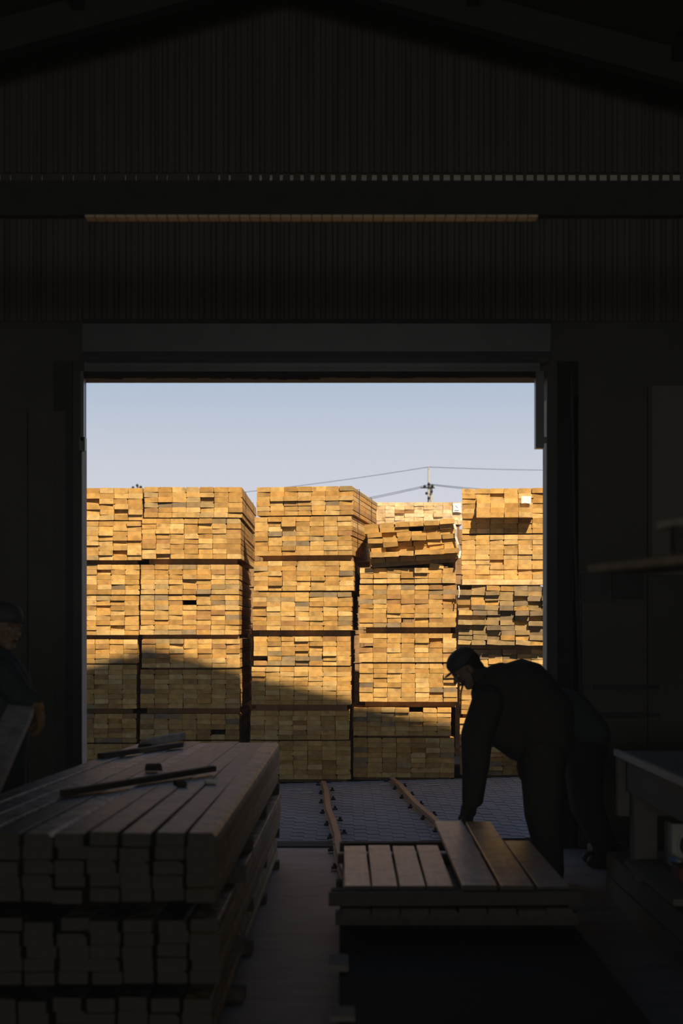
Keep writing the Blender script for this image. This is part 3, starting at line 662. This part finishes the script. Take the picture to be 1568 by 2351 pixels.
def hand(root, wrist, fdir, palmn, side, m, curl=.5, s=1.0):
    """palm and five separate fingers; fdir towards the fingertips, palmn out of the palm, side = thumb side vector"""
    w = Vector(wrist); f = Vector(fdir).normalized(); n = Vector(palmn).normalized(); t = Vector(side).normalized()
    parts = []; kn = w+f*.085*s
    parts.append(('c', w, .026*s, w+f*.03*s, .028*s))
    for k in range(4):
        off = t*(.033-.022*k)*s; base = kn+off-f*(.004*k)*s; parts.append(('c', w+off*.55+f*.015*s, .015*s, base, .0125*s))
        L = (.040, .045, .042, .033)[k]*s; d = f; p = base
        for g in range(3):
            ang = curl*(.5+.35*g); d2 = (f*math.cos(ang*(g+1)*.6)+n*math.sin(ang*(g+1)*.6)).normalized()
            q = p+d2*L*(1, .62, .5)[g]; parts.append(('c', p, (.0105, .0095, .0085)[g]*s, q, (.0095, .0085, .0075)[g]*s)); p = q
    tb_ = w+f*.02*s+t*.028*s; t1 = tb_+(f*.6+t*.7+n*.3).normalized()*.038*s; t2 = t1+(f*.9+t*.2+n*.45).normalized()*.03*s
    parts += [('c', tb_, .016*s, t1, .012*s), ('c', t1, .0115*s, t2, .009*s)]
    return blob('hand', parts, m, root, voxel=.0045, smooth=2)
def head(root, c, fwd, up, cap=True, name='head'):
    """head about 23 cm tall with brow, nose, lips, chin, ears; c is the middle of the skull"""
    f = Vector(fwd).normalized(); u = Vector(up); u = (u-f*u.dot(f)).normalized(); s = f.cross(u).normalized(); c = Vector(c)
    M3 = Matrix((s, f, u)).transposed(); e = M3.to_euler()
    P = lambda x, y, z: c+s*x+f*y+u*z
    parts = [('e', P(0, -.005, .03), (.076, .096, .092), e), ('e', P(0, .02, -.035), (.060, .072, .078), e), ('e', P(0, .055, -.095), (.032, .030, .024), e),
             ('c', P(0, .092, .005), .010, P(0, .113, -.025), .013), ('e', P(0, .082, .022), (.052, .018, .012), e), ('e', P(0, .083, -.062), (.024, .014, .009), e),
             ('e', P(-.04, .06, -.03), (.02, .022, .02), e), ('e', P(.04, .06, -.03), (.02, .022, .02), e),
             ('e', P(-.078, .0, -.01), (.010, .02, .032), e), ('e', P(.078, .0, -.01), (.010, .02, .032), e), ('c', P(0, -.02, -.05), .055, P(0, -.05, -.15), .056)]
    h = blob(name, parts, M_SKIN, root, voxel=.006, smooth=2)
    for sg in (-1, 1):
        blob('eye', [('e', P(sg*.031, .078, .002), (.012, .010, .008), e)], M_EYE, h, voxel=.003, smooth=1)
        blob('mouth' if sg > 0 else 'eyebrow', [('c', P(-.02, .094, -.062), .004, P(.02, .094, -.062), .004)] if sg > 0 else [('c', P(-.045, .086, .024), .005, P(.045, .086, .024), .005)], M_HAIR, h, voxel=.003, smooth=1)
    blob('hair', [('e', P(0, -.022, .03), (.082, .088, .088), e), ('e', P(0, -.05, -.03), (.066, .05, .06), e)], M_HAIR, h, voxel=.007, smooth=2)
    if cap:
        k = blob('cap', [('e', P(0, -.002, .065), (.088, .104, .072), e), ('c', P(-.085, 0, .045), .012, P(.085, 0, .045), .012)], M_CAP, root, voxel=.007, smooth=2)
        blob('cap_brim', [('e', P(0, .100, .040), (.062, .050, .007), e)], M_CAP, k, voxel=.004, smooth=1)
    return P

# -- worker bending over the boards
Y1 = 8.75
A = lambda x, y, dy=0: wp(x, y, Y1+dy)
w1 = empty('person', (1.36, 8.85, 0)); tag(w1, 'person in dark work clothes and cap bending low over the boards, hands on a plank', 'person')
Mi = Matrix.Translation(-w1.location)
def loc(parts, root):
    o = root.location; r_ = []
    for p in parts:
        if p[0] == 'c': r_.append(('c', Vector(p[1])-o, p[2], Vector(p[3])-o, p[4]))
        else: r_.append(('e', Vector(p[1])-o, p[2], p[3]))
    return r_
blob('jacket', loc([
    ('c', A(1140, 1592), .165, A(1197, 1595), .225), ('c', A(1197, 1595), .225, A(1232, 1650), .24), ('c', A(1232, 1650), .24, A(1247, 1695), .20), ('c', A(1150, 1650), .17, A(1205, 1690), .17),
    ('c', A(1128, 1640), .14, A(1180, 1660), .165), ('c', A(1170, 1660), .15, A(1225, 1700), .15), ('c', A(1115, 1565), .085, A(1150, 1575), .15),
    # near arm
    ('c', A(1120, 1610, -.17), .10, A(1094, 1690, -.20), .100), ('c', A(1094, 1690, -.20), .098, A(1092, 1760, -.19), .086), ('c', A(1092, 1760, -.19), .084, A(1082, 1838, -.17), .060),
    # far arm
    ('c', A(1125, 1605, .17), .10, A(1100, 1690, .16), .095), ('c', A(1100, 1690, .16), .09, A(1094, 1760, .14), .08), ('c', A(1094, 1760, .14), .078, A(1090, 1835, .12), .058)], w1), M_DARKCLOTH, w1, voxel=.014)
blob('trousers', loc([
    ('e', A(1250, 1712), (.175, .19, .15), (0, 0, 0)), ('c', A(1250, 1720), .165, A(1240, 1760), .15),
    ('c', A(1245, 1735, -.09), .145, A(1246, 1870, -.12), .115), ('c', A(1246, 1870, -.12), .112, A(1262, 1990, -.02), .075),
    ('c', A(1248, 1735, .10), .145, A(1252, 1860, .12), .11), ('c', A(1252, 1860, .12), .105, A(1268, 1985, .12), .075)], w1), M_DARKCLOTH, w1, voxel=.014)
for dy in (-.02, .16):
    x = A(1265, 1990).x; yy = Y1+dy
    blob('boot', loc([('c', (x+.02, yy, .12), .062, (x+.02, yy, .06), .055), ('c', (x+.02, yy, .045), .045, (x-.15, yy-.02, .042), .042), ('e', (x-.17, yy-.02, .045), (.06, .05, .04), (0, 0, 0))], w1), M_BOOT, w1, voxel=.010)
for dy, s_ in ((-.17, -1), (.12, 1)):
    wr = A(1070 if s_ < 0 else 1084, 1852, dy)
    blob('wrist', loc([('c', A(1082, 1832, dy), .035, wr, .030)], w1), M_GLOVEDK, w1, voxel=.007)
    hand(w1, wr-w1.location, (-.15, -.05, -1), (-.6, 0, -.2), (0, -s_, 0), M_GLOVEDK, curl=.35, s=1.15)
hc = A(1072, 1535)-w1.location
head(w1, hc, (-.80, -.12, -.62), (-.62, 0, .80))
blob('neck', [('c', hc+Vector((.03, 0, -.02)), .065, A(1130, 1570)-w1.location, .085)], M_DARKCLOTH, w1, voxel=.01)
# a drawstring dangling before the chest
mb = MB(); o_ = w1.location; mb.tube([A(1066, 1560, -.05)-o_, A(1058, 1590, -.05)-o_, A(1057, 1640, -.05)-o_], .006, 6); mb.build('lanyard', M_DARKCLOTH, w1)

# -- second worker behind, mostly hidden
Y2 = 9.55; B = lambda x, y, dy=0: wp(x, y, Y2+dy)
w2 = empty('person', (1.75, 9.6, 0)); tag(w2, 'person in navy jacket stooping behind the nearer bending worker', 'person')
blob('jacket', loc([('c', B(1345, 1690), .17, B(1300, 1645), .19), ('c', B(1300, 1645), .19, B(1262, 1630), .17), ('c', B(1262, 1640, -.16), .08, B(1250, 1730, -.18), .075), ('c', B(1250, 1730, -.18), .07, B(1246, 1815, -.14), .055),
    ('c', B(1262, 1640, .16), .08, B(1252, 1730, .18), .075), ('c', B(1252, 1730, .18), .07, B(1250, 1815, .14), .055)], w2), M_NAVY, w2, voxel=.014)
blob('trousers', loc([('e', B(1340, 1722), (.165, .18, .15), (0, 0, 0)), ('c', B(1338, 1740, -.09), .14, B(1345, 1850, -.10), .11), ('c', B(1345, 1850, -.10), .105, B(1392, 1955, -.09), .07),
    ('c', B(1338, 1740, .09), .14, B(1348, 1850, .11), .11), ('c', B(1348, 1850, .11), .105, B(1400, 1955, .10), .07)], w2), M_DARKCLOTH, w2, voxel=.014)
for dy in (-.09, .10):
    x = B(1397, 1970).x; yy = Y2+dy
    blob('boot', loc([('c', (x+.01, yy, .12), .06, (x+.02, yy, .06), .055), ('c', (x+.02, yy, .045), .045, (x-.13, yy-.02, .042), .042)], w2), M_BOOT, w2, voxel=.010)
for dy, s_ in ((-.14, -1), (.14, 1)):
    hand(w2, B(1246, 1822, dy)-w2.location, (-.1, 0, -1), (-.5, 0, -.2), (-.2, -s_*.9, 0), M_GLOVEDK, curl=.6)
hc2 = B(1222, 1600)-w2.location
head(w2, hc2, (-.75, 0, -.66), (-.66, 0, .75))
blob('neck', [('c', hc2+Vector((.03, 0, -.02)), .06, B(1262, 1632)-w2.location, .08)], M_NAVY, w2, voxel=.01)

# -- worker at the left edge carrying a plank
Y3 = 7.45; C3 = lambda x, y, dy=0: wp(x, y, Y3+dy)
w3 = empty('person', (-1.86, 7.5, 0)); tag(w3, 'person in cap and dark jacket at the left edge holding up a plank', 'person')
hc3 = C3(10, 1440)-w3.location
head(w3, hc3, (.80, -.55, -.12), (.05, 0, 1))
blob('jacket', loc([('c', C3(-5, 1520), .085, C3(-15, 1540), .15), ('e', C3(-12, 1585), (.20, .20, .20), (0, 0, 0)), ('c', C3(-12, 1600), .19, C3(-10, 1740), .17),
    ('c', C3(8, 1545, -.16), .085, C3(48, 1600, -.20), .070), ('c', C3(48, 1595, -.22), .065, C3(80, 1608, -.20), .045),
    ('c', C3(-20, 1545, .18), .085, C3(-2, 1640, .16), .075), ('c', C3(-2, 1640, .16), .065, C3(38, 1668, -.02), .045)], w3), M_NAVY, w3, voxel=.013)
blob('trousers', loc([('c', C3(-12, 1745), .165, C3(-12, 1790), .16), ('c', C3(-20, 1800, -.09), .12, C3(-22, 1950, -.1), .085), ('c', C3(-22, 1950, -.1), .08, C3(-24, 2090, -.1), .06),
    ('c', C3(-22, 1800, .1), .12, C3(-26, 1950, .12), .085), ('c', C3(-26, 1950, .12), .08, C3(-30, 2090, .14), .06)], w3), M_DARKCLOTH, w3, voxel=.014)
for dy in (-.1, .14):
    x = C3(-26, 2100).x; yy = Y3+dy
    blob('boot', loc([('c', (x, yy, .12), .055, (x, yy, .06), .052), ('c', (x, yy, .045), .045, (x+.13, yy-.05, .042), .040)], w3), M_BOOT, w3, voxel=.010)
hand(w3, C3(84, 1612, -.20)-w3.location, (.30, -.25, -.9), (-.8, -.2, -.3), (-.1, -.9, .1), M_GLOVE, curl=.75, s=1.15)
hand(w3, C3(38, 1668, -.02)-w3.location, (.8, -.5, -.1), (0, .3, 1), (-.3, -.8, 0), M_GLOVE, curl=.6)
p = wp(34, 1630, 7.10); q = Vector((-1.385, 5.15, .895))
d = q-p; L = round(d.length, 2)
o = link('plank', board_mesh(.13, L, .05, 1), None, q, (math.asin(-d.z/L), .10, -math.atan2(-d.x, -d.y)), (.40, .385, .36)); tag(o, 'long plank held up at the left edge by the standing worker', 'plank')
